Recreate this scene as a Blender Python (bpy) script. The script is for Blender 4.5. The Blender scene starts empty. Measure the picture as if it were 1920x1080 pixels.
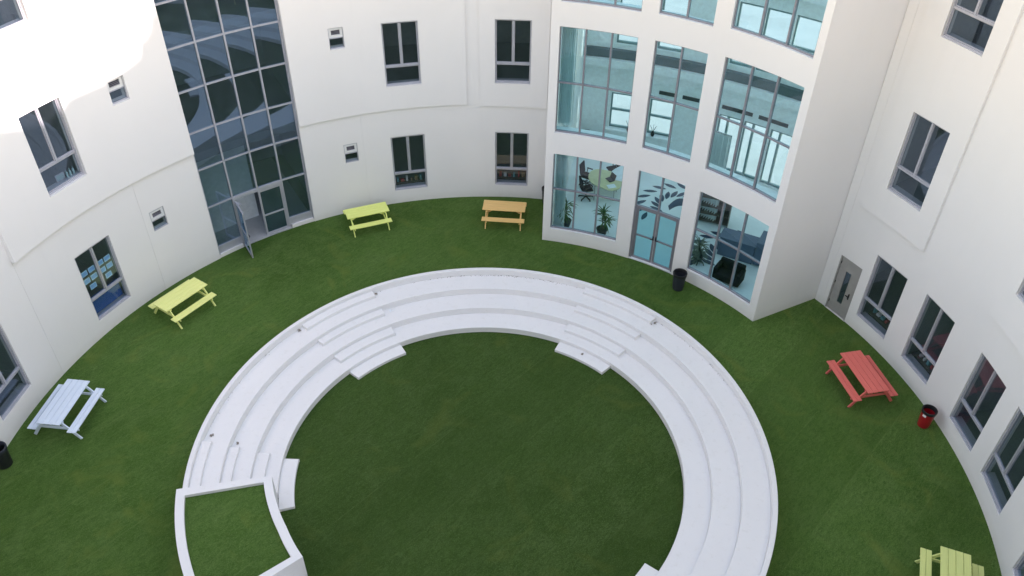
import bpy, bmesh, math, random
from mathutils import Vector, Matrix
random.seed(7)
SC = bpy.context.scene
COL = SC.collection
R_ = math.radians

# ------------------------------------------------------------------ camera
CX, CY = -0.7838, 15.5344          # centre of the round courtyard
HC = 19.9195
F = 1590.71; TH = 0.698898; ROLL = 0.0141658
cam_d = bpy.data.cameras.new('camera'); cam = bpy.data.objects.new('camera', cam_d); COL.objects.link(cam)
cam_d.sensor_width = 36.0; cam_d.lens = 36.0 * F / 1920.0
cam_d.clip_start = 0.1; cam_d.clip_end = 3000
cam.location = (0, 0, HC)
m = Matrix.Rotation(math.pi / 2 - TH, 4, 'X') @ Matrix.Rotation(ROLL, 4, 'Z')
cam.rotation_euler = m.to_euler()
SC.camera = cam

# ------------------------------------------------------------------ light
SUN_EL = 20.0; SUN_AZ = -26.0       # azimuth of the sun, degrees from +X
w = bpy.data.worlds.new('World'); SC.world = w; w.use_nodes = True
nt = w.node_tree; nt.nodes.clear()
sky = nt.nodes.new('ShaderNodeTexSky'); sky.sky_type = 'NISHITA'; sky.sun_disc = False
sky.sun_elevation = R_(SUN_EL); sky.sun_rotation = R_(90 - SUN_AZ)
sky.air_density = 2.0; sky.dust_density = 0.4; sky.ozone_density = 1.0
bg = nt.nodes.new('ShaderNodeBackground'); bg.inputs['Strength'].default_value = 0.15
wo = nt.nodes.new('ShaderNodeOutputWorld')
nt.links.new(sky.outputs[0], bg.inputs['Color']); nt.links.new(bg.outputs[0], wo.inputs['Surface'])
sd = bpy.data.lights.new('sun', 'SUN'); sd.energy = 2.0; sd.angle = R_(0.6); sd.color = (1.0, 1.0, 1.0)
so = bpy.data.objects.new('sun', sd); COL.objects.link(so)
sv = Vector((math.cos(R_(SUN_AZ)) * math.cos(R_(SUN_EL)), math.sin(R_(SUN_AZ)) * math.cos(R_(SUN_EL)), math.sin(R_(SUN_EL))))
so.rotation_euler = sv.to_track_quat('Z', 'Y').to_euler(); so.location = (40, -10, 60)
SC.view_settings.view_transform = 'Standard'; SC.view_settings.look = 'None'
SC.view_settings.gamma = 1.0; SC.view_settings.use_curve_mapping = False
SC.view_settings.exposure = 1.93
SC.view_settings.use_white_balance = True; SC.view_settings.white_balance_temperature = 7500; SC.view_settings.white_balance_tint = 30
SC.cycles.max_bounces = 10; SC.cycles.transparent_max_bounces = 16; SC.cycles.diffuse_bounces = 8
SC.cycles.caustics_reflective = False; SC.cycles.caustics_refractive = False

# ------------------------------------------------------------------ materials
def new_mat(name):
    mt = bpy.data.materials.new(name); mt.use_nodes = True
    n = mt.node_tree; n.nodes.clear()
    o = n.nodes.new('ShaderNodeOutputMaterial')
    return mt, n, o
def principled(n, o, col=(.5, .5, .5), rough=.6, metal=0.0, spec=.5):
    p = n.nodes.new('ShaderNodeBsdfPrincipled')
    p.inputs['Base Color'].default_value = (*col, 1); p.inputs['Roughness'].default_value = rough
    p.inputs['Metallic'].default_value = metal; p.inputs['Specular IOR Level'].default_value = spec
    n.links.new(p.outputs[0], o.inputs['Surface'])
    return p
def tex_noise(n, vec, scale, detail=4, rough=.55, dist=0.0):
    t = n.nodes.new('ShaderNodeTexNoise'); t.inputs['Scale'].default_value = scale
    t.inputs['Detail'].default_value = detail; t.inputs['Roughness'].default_value = rough
    t.inputs['Distortion'].default_value = dist
    n.links.new(vec, t.inputs['Vector']); return t.outputs['Fac']
def ramp(n, fac, stops):
    r = n.nodes.new('ShaderNodeValToRGB'); e = r.color_ramp.elements
    while len(e) < len(stops): e.new(0.5)
    for i, (p, c) in enumerate(stops):
        e[i].position = p; e[i].color = (*c, 1) if len(c) == 3 else c
    n.links.new(fac, r.inputs['Fac']); return r.outputs['Color']
def mixc(n, fac, a, b, mode='MIX'):
    x = n.nodes.new('ShaderNodeMix'); x.data_type = 'RGBA'; x.blend_type = mode
    if isinstance(fac, (int, float)): x.inputs[0].default_value = fac
    else: n.links.new(fac, x.inputs[0])
    for v, i in ((a, 6), (b, 7)):
        if isinstance(v, tuple): x.inputs[i].default_value = (*v, 1)
        else: n.links.new(v, x.inputs[i])
    return x.outputs[2]
def mathn(n, op, a, b=None, c=None):
    x = n.nodes.new('ShaderNodeMath'); x.operation = op
    for v, i in ((a, 0), (b, 1), (c, 2)):
        if v is None: continue
        if isinstance(v, (int, float)): x.inputs[i].default_value = v
        else: n.links.new(v, x.inputs[i])
    return x.outputs[0]
def bump(n, p, h, strength, dist=.02):
    b = n.nodes.new('ShaderNodeBump'); b.inputs['Strength'].default_value = strength
    b.inputs['Distance'].default_value = dist
    n.links.new(h, b.inputs['Height']); n.links.new(b.outputs[0], p.inputs['Normal'])
def pos(n, scale=None, obj=False):
    if obj:
        g = n.nodes.new('ShaderNodeTexCoord').outputs['Object']
    else:
        g = n.nodes.new('ShaderNodeNewGeometry').outputs['Position']
    if scale:
        mp = n.nodes.new('ShaderNodeMapping'); mp.inputs['Scale'].default_value = scale
        n.links.new(g, mp.inputs['Vector']); return mp.outputs[0]
    return g

def simple(name, col, rough=.6, metal=0.0, var=.08, scale=6.0, bmp=0.0, spec=.5):
    mt, n, o = new_mat(name); p = principled(n, o, col, rough, metal, spec)
    v = pos(n, obj=True)
    f = tex_noise(n, v, scale, 5, .6)
    lo = tuple(max(0, c * (1 - var)) for c in col); hi = tuple(min(1, c * (1 + var)) for c in col)
    n.links.new(ramp(n, f, [(.3, lo), (.7, hi)]), p.inputs['Base Color'])
    if bmp: bump(n, p, tex_noise(n, v, scale * 12, 3), bmp, .005)
    return mt

def plaster(name, col, stain=.05):
    mt, n, o = new_mat(name); p = principled(n, o, col, .85, 0, .3)
    v = pos(n)
    big = tex_noise(n, v, .35, 5, .6, .4)
    c1 = mixc(n, big, tuple(c * .965 for c in col), tuple(min(1, c * 1.03) for c in col))
    vs = pos(n, (2.2, 2.2, .16))
    st = tex_noise(n, vs, 1.0, 6, .65)
    stm = ramp(n, st, [(.56, (0, 0, 0)), (.78, (1, 1, 1))])
    c2 = mixc(n, mathn(n, 'MULTIPLY', stm, stain * 2), c1, tuple(c * .80 for c in col))
    # rain splash dirt low on the wall
    sp = n.nodes.new('ShaderNodeSeparateXYZ'); n.links.new(v, sp.inputs[0])
    low = n.nodes.new('ShaderNodeMapRange'); low.inputs[1].default_value = 0.0; low.inputs[2].default_value = .35
    low.inputs[3].default_value = .35; low.inputs[4].default_value = 0.0
    n.links.new(sp.outputs['Z'], low.inputs[0])
    dn = tex_noise(n, v, 5, 5, .7)
    c3 = mixc(n, mathn(n, 'MULTIPLY', low.outputs[0], dn), c2, (.42, .38, .30))
    n.links.new(c3, p.inputs['Base Color'])
    bump(n, p, tex_noise(n, v, 60, 4), .12, .004)
    return mt

def glass(name, tint, refl=1.0, wavy=.02, ior=1.5, gcol=(.92, .97, 1.0), haze=0.0):
    mt, n, o = new_mat(name)
    tr = n.nodes.new('ShaderNodeBsdfTransparent'); tr.inputs['Color'].default_value = (*tint, 1)
    gl = n.nodes.new('ShaderNodeBsdfGlossy'); gl.inputs['Roughness'].default_value = 0.0
    gl.inputs['Color'].default_value = (*gcol, 1)
    # Schlick term on |N.V|: panes are single sheets, seen from both sides
    ge = n.nodes.new('ShaderNodeNewGeometry'); vm = n.nodes.new('ShaderNodeVectorMath'); vm.operation = 'DOT_PRODUCT'
    n.links.new(ge.outputs['Normal'], vm.inputs[0]); n.links.new(ge.outputs['Incoming'], vm.inputs[1])
    inv = mathn(n, 'SUBTRACT', 1.0, mathn(n, 'ABSOLUTE', vm.outputs['Value']))
    frv = mathn(n, 'ADD', .085, mathn(n, 'MULTIPLY', mathn(n, 'POWER', inv, 5.0), .915))
    mx = n.nodes.new('ShaderNodeMixShader')
    n.links.new(mathn(n, 'MINIMUM', mathn(n, 'MULTIPLY', frv, refl), 1.0), mx.inputs[0])
    n.links.new(tr.outputs[0], mx.inputs[1]); n.links.new(gl.outputs[0], mx.inputs[2])
    out = mx.outputs[0]
    if haze:  # bluish haze painted over the panes to lighten them, standing in for light
        df = n.nodes.new('ShaderNodeBsdfDiffuse'); df.inputs['Color'].default_value = (.42, .55, .72, 1)
        m2 = n.nodes.new('ShaderNodeMixShader'); n.links.new(out, m2.inputs[1]); n.links.new(df.outputs[0], m2.inputs[2])
        dn = ramp(n, tex_noise(n, pos(n), 2.5, 4, .6), [(.3, (haze * .6,) * 3), (.7, (haze * 1.4,) * 3)]); n.links.new(dn, m2.inputs[0])
        out = m2.outputs[0]
    n.links.new(out, o.inputs['Surface'])
    if wavy:
        b = n.nodes.new('ShaderNodeBump'); b.inputs['Strength'].default_value = wavy; b.inputs['Distance'].default_value = .05
        n.links.new(tex_noise(n, pos(n), 1.3, 2), b.inputs['Height'])
        n.links.new(b.outputs[0], gl.inputs['Normal'])
    return mt

def turf(name='turf', k=1.0):
    mt, n, o = new_mat(name); p = principled(n, o, (.04, .09, .02), .9, 0, .15)
    v = pos(n)
    big = tex_noise(n, v, .16, 3, .5, .5)
    mid = tex_noise(n, v, .9, 5, .6, 1.0)
    mp = n.nodes.new('ShaderNodeMapping'); mp.inputs['Scale'].default_value = (1.6, 6.0, 3)
    mr = n.nodes.new('ShaderNodeMapping'); mr.inputs['Rotation'].default_value = (0, 0, R_(-48)); n.links.new(v, mr.inputs['Vector'])
    n.links.new(mr.outputs[0], mp.inputs['Vector'])
    comb = tex_noise(n, mp.outputs[0], 1.0, 6, .72, .8)
    mf = n.nodes.new('ShaderNodeMapping'); mf.inputs['Scale'].default_value = (7, 15, 10); n.links.new(mr.outputs[0], mf.inputs['Vector'])
    clump = tex_noise(n, mf.outputs[0], 1.0, 6, .76, .9)
    fine = tex_noise(n, v, 34, 4, .8)
    def msk(f, a, b, k):
        st = [(a, (0, 0, 0)), (b, (1, 1, 1))] if a < b else [(b, (1, 1, 1)), (a, (0, 0, 0))]
        return mathn(n, 'MULTIPLY', ramp(n, f, st), k)
    c = mixc(n, ramp(n, big, [(.38, (0, 0, 0)), (.62, (1, 1, 1))]), (.034, .070, .014), (.056, .104, .027))
    c = mixc(n, msk(mid, .42, .66, .70), c, (.074, .116, .040))
    c = mixc(n, mathn(n, 'SUBTRACT', 1.0, msk(comb, .62, .36, .38)), (.024, .052, .010), c)
    c = mixc(n, msk(comb, .52, .74, .25), c, (.085, .125, .050))
    c = mixc(n, msk(clump, .52, .30, .75), c, (.018, .042, .008))
    c = mixc(n, msk(clump, .52, .70, .55), c, (.090, .140, .050))
    c = mixc(n, msk(fine, .52, .68, .62), c, (.125, .180, .080))
    c = mixc(n, msk(fine, .46, .30, .6), c, (.012, .030, .006))
    wn = tex_noise(n, v, .55, 3, .5, 1.6)
    c = mixc(n, msk(wn, .56, .72, .38), c, (.115, .13, .035))
    sp = n.nodes.new('ShaderNodeSeparateXYZ')
    mp2 = n.nodes.new('ShaderNodeMapping'); mp2.inputs['Rotation'].default_value = (0, 0, R_(-48))
    n.links.new(v, mp2.inputs['Vector']); n.links.new(mp2.outputs[0], sp.inputs[0])
    yy = mathn(n, 'DIVIDE', mathn(n, 'ADD', sp.outputs['Y'], mathn(n, 'MULTIPLY', big, .05)), 1.95)
    fr = mathn(n, 'FRACT', yy)
    # every roll of turf has a tone of its own
    wn2 = n.nodes.new('ShaderNodeTexWhiteNoise'); wn2.noise_dimensions = '1D'; n.links.new(mathn(n, 'FLOOR', mathn(n, 'ADD', yy, .5)), wn2.inputs['W'])
    c = mixc(n, mathn(n, 'MULTIPLY', wn2.outputs['Value'], .40), c, (.028, .060, .012))
    seam = mathn(n, 'LESS_THAN', mathn(n, 'ABSOLUTE', mathn(n, 'SUBTRACT', fr, .5)), .009)
    brk = ramp(n, tex_noise(n, v, .8, 3), [(.42, (0, 0, 0)), (.56, (1, 1, 1))])
    c = mixc(n, mathn(n, 'MULTIPLY', mathn(n, 'MULTIPLY', seam, brk), .3), c, (.085, .12, .045))
    c = mixc(n, 1.0, c, (k * .94, k * 1.07, k * .84), 'MULTIPLY')
    n.links.new(c, p.inputs['Base Color'])
    hh = mathn(n, 'ADD', mathn(n, 'MULTIPLY', fine, .5), clump)
    bump(n, p, hh, 1.0, .06)
    return mt

def wood_paint(name, col):
    mt, n, o = new_mat(name); p = principled(n, o, col, .55, 0, .4)
    v = pos(n, (1.2, 22, 22), obj=True)
    g = tex_noise(n, v, 1.5, 6, .7, .3)
    c = mixc(n, g, tuple(x * .84 for x in col), tuple(min(1, x * 1.07) for x in col))
    d = tex_noise(n, pos(n, obj=True), 7, 5, .7)
    c = mixc(n, mathn(n, 'MULTIPLY', ramp(n, d, [(.6, (0, 0, 0)), (.8, (1, 1, 1))]), .35), c, tuple(x * .6 for x in col))
    n.links.new(c, p.inputs['Base Color']); bump(n, p, g, .25, .004)
    return mt

def ring_paint():
    col = (.78, .78, .80)
    mt, n, o = new_mat('painted_concrete'); p = principled(n, o, col, .7, 0, .35)
    v = pos(n)
    a = tex_noise(n, v, .7, 5, .6, .5); b = tex_noise(n, v, 6, 6, .7)
    c = mixc(n, a, (.745, .735, .735), (.80, .79, .785))
    c = mixc(n, mathn(n, 'MULTIPLY', ramp(n, b, [(.55, (0, 0, 0)), (.78, (1, 1, 1))]), .38), c, (.60, .575, .54))
    sp = tex_noise(n, v, 90, 2, .5)
    c = mixc(n, mathn(n, 'MULTIPLY', ramp(n, sp, [(.74, (0, 0, 0)), (.78, (1, 1, 1))]), .5), c, (.35, .33, .30))
    n.links.new(c, p.inputs['Base Color']); bump(n, p, b, .15, .004)
    return mt

M = {}
M['wall'] = plaster('white_plaster', (.83, .815, .815))
M['wall_in'] = simple('interior_white', (.86, .88, .88), .8)
M['wall_room'] = simple('classroom_wall', (.34, .38, .42), .8)
M['floor_room'] = simple('classroom_floor', (.17, .18, .20), .5)
M['ceil_room'] = simple('classroom_ceiling', (.45, .45, .45), .9)
M['roof'] = simple('roof_felt', (.55, .53, .50), .9)
M['alu'] = simple('pale_aluminium', (.50, .51, .57), .38, .35, .05)
M['alu_mauve'] = simple('grey_aluminium', (.30, .29, .33), .40, .35, .06)
M['gasket'] = simple('dark_gasket', (.03, .03, .035), .6)
M['glass_dark'] = glass('tinted_glass', (.78, .87, .93), 1.5, .015, gcol=(.62, .82, 1.0), haze=.035)
M['glass_cw'] = glass('curtain_wall_glass', (.42, .56, .66), 2.6, .012, gcol=(.50, .76, 1.0), haze=.04)
M['glass_teal'] = glass('teal_glass', (.54, .85, .90), .7, .015)
M['glass_clear'] = glass('clear_glass', (.95, .97, .97), .6, .0)
M['turf'] = turf('turf', 1.82); M['turf_inner'] = turf('inner_turf', 1.14)
M['ring'] = ring_paint()
M['paving'] = simple('pale_paving', (.40, .42, .43), .9, 0, .1, .5)
M['screed'] = simple('grey_floor', (.42, .43, .45), .6)
M['door_grey'] = simple('grey_painted_steel', (.34, .33, .32), .5, .0, .06)
M['black'] = simple('black_plastic', (.014, .015, .018), .45)
M['navy'] = simple('dark_navy_plastic', (.028, .032, .045), .5)
M['red_bin'] = simple('red_plastic', (.42, .012, .02), .35)
M['chrome'] = simple('brushed_steel', (.55, .55, .56), .25, .9)
M['atrium_floor'] = simple('pale_tile_floor', (.80, .83, .83), .35, 0, .04, 1.5)
M['teal_band'] = simple('teal_painted_band', (.20, .30, .31), .6)
M['band_dark'] = simple('dark_bulkhead', (.10, .14, .15), .7)
M['slot'] = simple('dark_air_grille', (.05, .06, .06), .7)
M['decal'] = simple('navy_floor_print', (.03, .055, .10), .4)
M['desk'] = simple('pale_yellow_laminate', (.62, .58, .34), .45)
M['paper'] = simple('white_paper', (.80, .84, .88), .7)
M['curtain'] = simple('sheer_white_curtain', (.90, .92, .92), .85)
M['leaf'] = simple('dracaena_leaf', (.05, .12, .03), .5, 0, .3, 9)
M['leaf_dull'] = simple('dull_leaf', (.10, .14, .10), .5, 0, .3, 9)
M['bark'] = simple('palm_stem', (.12, .09, .06), .9)
M['soil'] = simple('potting_soil', (.03, .022, .016), .95)
M['sofa'] = simple('black_upholstery', (.010, .011, .015), .7, spec=.1)
M['counter'] = simple('slate_blue_laminate', (.09, .13, .20), .4)
M['brown'] = simple('dark_brown_wood', (.09, .075, .055), .5, 0, .25, 12)
M['blue_card'] = simple('light_blue_paper', (.42, .74, .92), .7)
M['blue_panel'] = simple('deep_blue_board', (.01, .09, .34), .5)
M['debris'] = simple('dry_leaf_litter', (.26, .22, .18), .9, 0, .4, 30)
M['white_label'] = simple('white_sticker', (.75, .74, .72), .5)
M['white'] = simple('white_painted_metal', (.74, .75, .76), .45)
M['p_blue'] = wood_paint('pale_blue_wood_paint', (.70, .80, .92))
M['p_yel'] = wood_paint('lime_yellow_wood_paint', (.84, .92, .28))
M['p_yel2'] = wood_paint('lemon_wood_paint', (.90, .92, .34))
M['p_or'] = wood_paint('apricot_wood_paint', (.88, .56, .22))
M['p_red'] = wood_paint('coral_red_wood_paint', (.86, .18, .145))
M['p_yg'] = wood_paint('olive_lime_wood_paint', (.70, .76, .28))

# ------------------------------------------------------------------ helpers
def P(th, r, z=0.0):
    a = R_(th); return Vector((CX + r * math.cos(a), CY + r * math.sin(a), z))
def props(o, label=None, cat=None, group=None, kind=None):
    if label: o['label'] = label
    if cat: o['category'] = cat
    if group: o['group'] = group
    if kind: o['kind'] = kind
    return o
def thing(name, label, cat, loc=(0, 0, 0), rz=0.0, group=None, scale=1.0):
    o = bpy.data.objects.new(name, None); COL.objects.link(o)
    o.location = loc; o.rotation_euler = (0, 0, rz); o.scale = (scale,) * 3
    o.empty_display_size = .3
    return props(o, label, cat, group)

class MB:
    def __init__(s): s.v = []; s.f = []
    def quad(s, *ps):
        i = len(s.v); s.v += [tuple(p) for p in ps]; s.f.append(tuple(range(i, i + len(ps))))
    def box(s, c, d, mt=None):
        x, y, z = d[0] / 2, d[1] / 2, d[2] / 2
        vs = [Vector((a * x, b * y, e * z)) for e in (-1, 1) for a, b in ((-1, -1), (1, -1), (1, 1), (-1, 1))]
        if mt is not None: vs = [mt @ q for q in vs]
        c = Vector(c); i = len(s.v); s.v += [tuple(q + c) for q in vs]
        for f in ((3, 2, 1, 0), (4, 5, 6, 7), (0, 1, 5, 4), (1, 2, 6, 5), (2, 3, 7, 6), (3, 0, 4, 7)):
            s.f.append(tuple(i + k for k in f))
    def beam(s, a, b, wd, ht, up=Vector((0, 0, 1))):
        a = Vector(a); b = Vector(b); d = b - a; L = d.length; d.normalize()
        sx = d.cross(up)
        if sx.length < 1e-4: sx = Vector((1, 0, 0))
        sx.normalize(); u = sx.cross(d)
        mt = Matrix((d, sx, u)).transposed()
        s.box((a + b) / 2, (L, wd, ht), mt)
    def arc(s, r0, r1, t0, t1, z0, z1, step=2.0):
        n = max(1, int(abs(t1 - t0) / step + .5)); ts = [t0 + (t1 - t0) * k / n for k in range(n + 1)]
        for a, b in zip(ts, ts[1:]):
            s.quad(P(a, r0, z0), P(b, r0, z0), P(b, r0, z1), P(a, r0, z1))
            s.quad(P(b, r1, z0), P(a, r1, z0), P(a, r1, z1), P(b, r1, z1))
            s.quad(P(a, r0, z1), P(b, r0, z1), P(b, r1, z1), P(a, r1, z1))
            s.quad(P(b, r0, z0), P(a, r0, z0), P(a, r1, z0), P(b, r1, z0))
        for t in (t0, t1):
            s.quad(P(t, r0, z0), P(t, r1, z0), P(t, r1, z1), P(t, r0, z1))
    def lathe(s, prof, seg=24, c=(0, 0, 0)):
        c = Vector(c)
        for (ra, za), (rb, zb) in zip(prof, prof[1:]):
            for k in range(seg):
                a = 2 * math.pi * k / seg; b = 2 * math.pi * (k + 1) / seg
                q = [c + Vector((r * math.cos(t), r * math.sin(t), z)) for r, z, t in ((ra, za, a), (ra, za, b), (rb, zb, b), (rb, zb, a))]
                if ra < 1e-6: q = [q[0], q[2], q[3]]
                elif rb < 1e-6: q = [q[0], q[1], q[2]]
                s.quad(*q)
    def tube(s, pts, rad, seg=6):
        for a, b in zip(pts, pts[1:]):
            a = Vector(a); b = Vector(b); d = (b - a).normalized()
            u = d.orthogonal().normalized(); v = d.cross(u)
            for k in range(seg):
                t0 = 2 * math.pi * k / seg; t1 = 2 * math.pi * (k + 1) / seg
                o0 = (u * math.cos(t0) + v * math.sin(t0)) * rad; o1 = (u * math.cos(t1) + v * math.sin(t1)) * rad
                s.quad(a + o0, a + o1, b + o1, b + o0)
    def build(s, name, mat, parent=None, smooth=True, bevel=0.0, local=False, merge=True, label=None):
        off = Vector((0, 0, 0))
        if parent is not None and not local:
            inv = parent_matrix(parent).inverted()
            vs = [tuple(inv @ Vector(q)) for q in s.v]
        else: vs = s.v
        me = bpy.data.meshes.new(name); me.from_pydata(vs, [], s.f)
        bm = bmesh.new(); bm.from_mesh(me)
        if merge: bmesh.ops.remove_doubles(bm, verts=bm.verts, dist=1e-4)
        if bevel:
            es = [e for e in bm.edges if len(e.link_faces) == 2 and e.calc_face_angle(0) > .6]
            bmesh.ops.bevel(bm, geom=es, offset=bevel, segments=1, affect='EDGES', profile=.6)
        if merge: bmesh.ops.recalc_face_normals(bm, faces=bm.faces)
        bm.to_mesh(me); bm.free()
        if smooth:
            me.polygons.foreach_set('use_smooth', [True] * len(me.polygons)); me.set_sharp_from_angle(angle=R_(28))
        me.materials.append(mat)
        o = bpy.data.objects.new(name, me); COL.objects.link(o)
        if parent is not None: o.parent = parent
        if label: o['label'] = label
        return o
def parent_matrix(o):
    mt = Matrix.LocRotScale(o.location, o.rotation_euler, o.scale)
    return parent_matrix(o.parent) @ mt if o.parent else mt
def copy_tree(o, parent=None):
    c = o.copy(); COL.objects.link(c); c.parent = parent
    for ch in o.children: copy_tree(ch, c)
    return c

def arc_wall(parent, name, R0, R1, t0, t1, z0, z1, ops, mat, grooves=(), step=1.0, top=None, back=True):
    """curved wall shell with real openings; ops = (ta, tb, za, zb)"""
    ts = {t0, t1}; n = int(abs(t1 - t0) / step)
    for k in range(n + 1): ts.add(round(t0 + (t1 - t0) * k / max(1, n), 4))
    zs = {z0, z1}
    for a, b, c, d in ops:
        for q in (a, b):
            if t0 < q < t1: ts.add(q)
        for q in (c, d):
            if z0 < q < z1: zs.add(q)
    gw = .035
    for g in grooves:
        ts.add(g - gw); ts.add(g + gw)
    ts = sorted(ts); tt = [ts[0]]
    keep = {q for a, b, c, d in ops for q in (a, b)} | {g + e for g in grooves for e in (-gw, gw)} | {t0, t1}
    for q in ts[1:]:
        if q - tt[-1] < .03:
            if q in keep and tt[-1] not in keep: tt[-1] = q
            elif q in keep: tt.append(q)
        else: tt.append(q)
    zs = sorted(zs); mb = MB()
    def hole(a, b, c, d):
        mt_, mz = (a + b) / 2, (c + d) / 2
        return any(o[0] < mt_ < o[1] and o[2] < mz < o[3] for o in ops)
    for a, b in zip(tt, tt[1:]):
        gr = any(abs((a + b) / 2 - g) < gw * .9 for g in grooves)
        r = R0 + (.012 if gr else 0)
        for c, d in zip(zs, zs[1:]):
            if hole(a, b, c, d): continue
            ztop = d
            mb.quad(P(a, r, c), P(b, r, c), P(b, r, d), P(a, r, d))
            if gr:
                mb.quad(P(a, R0, c), P(a, r, c), P(a, r, d), P(a, R0, d)); mb.quad(P(b, R0, c), P(b, r, c), P(b, r, d), P(b, R0, d))
            if back: mb.quad(P(b, R1, c), P(a, R1, c), P(a, R1, d), P(b, R1, d))
        for (A, B, c, d) in ops:
            if A - 1e-6 <= a and b <= B + 1e-6:
                for z in (c, d):
                    if z > z0 + 1e-4 or z == c:
                        mb.quad(P(a, R0, z), P(b, R0, z), P(b, R1, z), P(a, R1, z))
        if back:
            mb.quad(P(a, R0, z1), P(b, R0, z1), P(b, R1, z1), P(a, R1, z1))
            mb.quad(P(a, R0, z0), P(b, R0, z0), P(b, R1, z0), P(a, R1, z0))
        else:
            mb.quad(P(a, R0, z0), P(b, R0, z0), P(b, R1, z0), P(a, R1, z0))
            mb.quad(P(a, R0, z1), P(b, R0, z1), P(b, R1, z1), P(a, R1, z1))
    for (A, B, c, d) in ops:
        for t in (A, B):
            if t0 <= t <= t1: mb.quad(P(t, R0, c), P(t, R1, c), P(t, R1, d), P(t, R0, d))
    for t in (t0, t1): mb.quad(P(t, R0, z0), P(t, R1, z0), P(t, R1, z1), P(t, R0, z1))
    return mb.build(name, mat, parent)

RO, RI, RWL, RB = 8.20, 5.79, 14.098, 11.305
T1, T2, T3 = 6.53, 7.30, 8.06
H1 = .23

# ------------------------------------------------------------------ ground
def disc(name, r, z, mat, seg=180, kind='structure'):
    mb = MB(); mb.quad(*[P(360 * k / seg, r, z) for k in range(seg)])
    return props(mb.build(name, mat, None, smooth=False, merge=False), kind=kind)
g = MB(); g.quad((-900, -900, -.03), (900, -900, -.03), (900, 900, -.03), (-900, 900, -.03))
props(g.build('ground', M['paving'], None, smooth=False, merge=False), kind='structure')
disc('lawn', RWL + .02, 0.0, M['turf'])
disc('inner_lawn', 5.9, 0.006, M['turf_inner'])

# ------------------------------------------------------------------ buildings
left = thing('curved_building_wing', 'long white curved wing with a full height blue glass wall and open glass door', 'building', P(130, 14.2, 0))
right = thing('curved_building_wing', 'white curved wing on the right with a grey steel door and dark windows', 'building', P(10, 14.2, 0))
block = thing('glazed_building_block', 'white block jutting into the courtyard with large teal windows on three storeys', 'building', P(58, 11.4, 0))
near = thing('low_building_wing', 'low white curved wing below the camera, mirrored in the dark windows', 'building', P(-88, 14.2, 0))

WT = .28
# window list: theta_hi, theta_lo, z0, z1
Lw = [(157.5, 151.75, .62, 3.28), (176.5, 170.45, .75, 3.28), (157.72, 151.98, 5.66, 8.28), (157.75, 152.1, 10.51, 13.1), (176.5, 170.5, 5.6, 8.2),
      (106.65, 101.2, .60, 3.08), (89.9, 84.45, .58, 3.06), (106.59, 101.21, 5.25, 7.72), (89.87, 84.4, 5.19, 7.70), (106.5, 101.2, 9.9, 12.5), (89.85, 84.4, 9.9, 12.5)]
Ls = [(145.25, 142.95, 2.42, 3.2), (145.62, 143.22, 7.31, 8.11), (114.15, 111.98, 2.28, 3.09), (114.26, 112.08, 6.99, 7.77)]
Rw_ = [(26.5, 21.05, .59, 3.2), (17.6, 12.15, .62, 3.28), (6.75, 1.25, .63, 3.36), (-1.62, -7.6, .66, 3.4), (28.3, 22.78, 5.50, 8.16), (28.27, 22.57, 10.44, 13.1), (5.9, .5, 5.68, 8.3), (-14, -19.5, .6, 3.3), (-14, -19.5, 5.6, 8.2), (-30, -35.5, .6, 3.3), (-30, -35.5, 5.6, 8.2), (-46, -51.5, .6, 3.3), (-46, -51.5, 5.6, 8.2),
       (-22, -27.5, 10.4, 13), (-38, -43.5, 10.4, 13), (6.28, .9, 10.4, 13)]
def op(q): return (min(q[0], q[1]), max(q[0], q[1]), q[2], q[3])
CW0, CW1 = 120.5, 136.68
ZT = 13.9
def ops_in(lst, a, b): return [op(q) for q in lst if a <= min(q[0], q[1]) and max(q[0], q[1]) <= b]
allL = Lw + Ls
arc_wall(left, 'wall', RWL, RWL + WT, 79.9, CW0, 0.0, ZT, ops_in(allL, 79.9, CW0), M['wall'], grooves=(111.0,))
arc_wall(left, 'wall', RWL, RWL + WT, CW1, 196, 0.0, ZT, ops_in(allL, CW1, 196), M['wall'], grooves=(146.3, 165.5))
mb = MB(); mb.arc(RWL, RWL + WT, CW0, CW1, 13.2, ZT, 1.0); mb.build('wall', M['wall'], left, label='wall band above the tall blue glass wall')
# kerb under the glass wall, both sides of the door
for a, b in ((CW0, 124.2), (132.62, CW1)):
    mb = MB(); mb.arc(RWL + .02, RWL + .2, a, b, 0.0, .15, 1.0); mb.build('plinth', M['wall'], left)
PD = .09
def panel(par, a, b, z0, z1, lst, d=PD):
    return arc_wall(par, 'wall_panel', RWL - d, RWL - .003, a, b, z0, z1, ops_in([(q[0], q[1], q[2], q[3]) for q in lst if q[2] > z0], a, b), M['wall'], back=False)
panel(left, CW1 + .02, 165.58, 4.60, ZT - .2, allL, .13)
panel(left, 94.26, CW0 - .02, 4.30, ZT - .2, allL)
panel(left, 81.72, 92.25, 4.23, ZT - .2, allL)
panel(left, 168.8, 195, 4.45, ZT - .2, allL)
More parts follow.
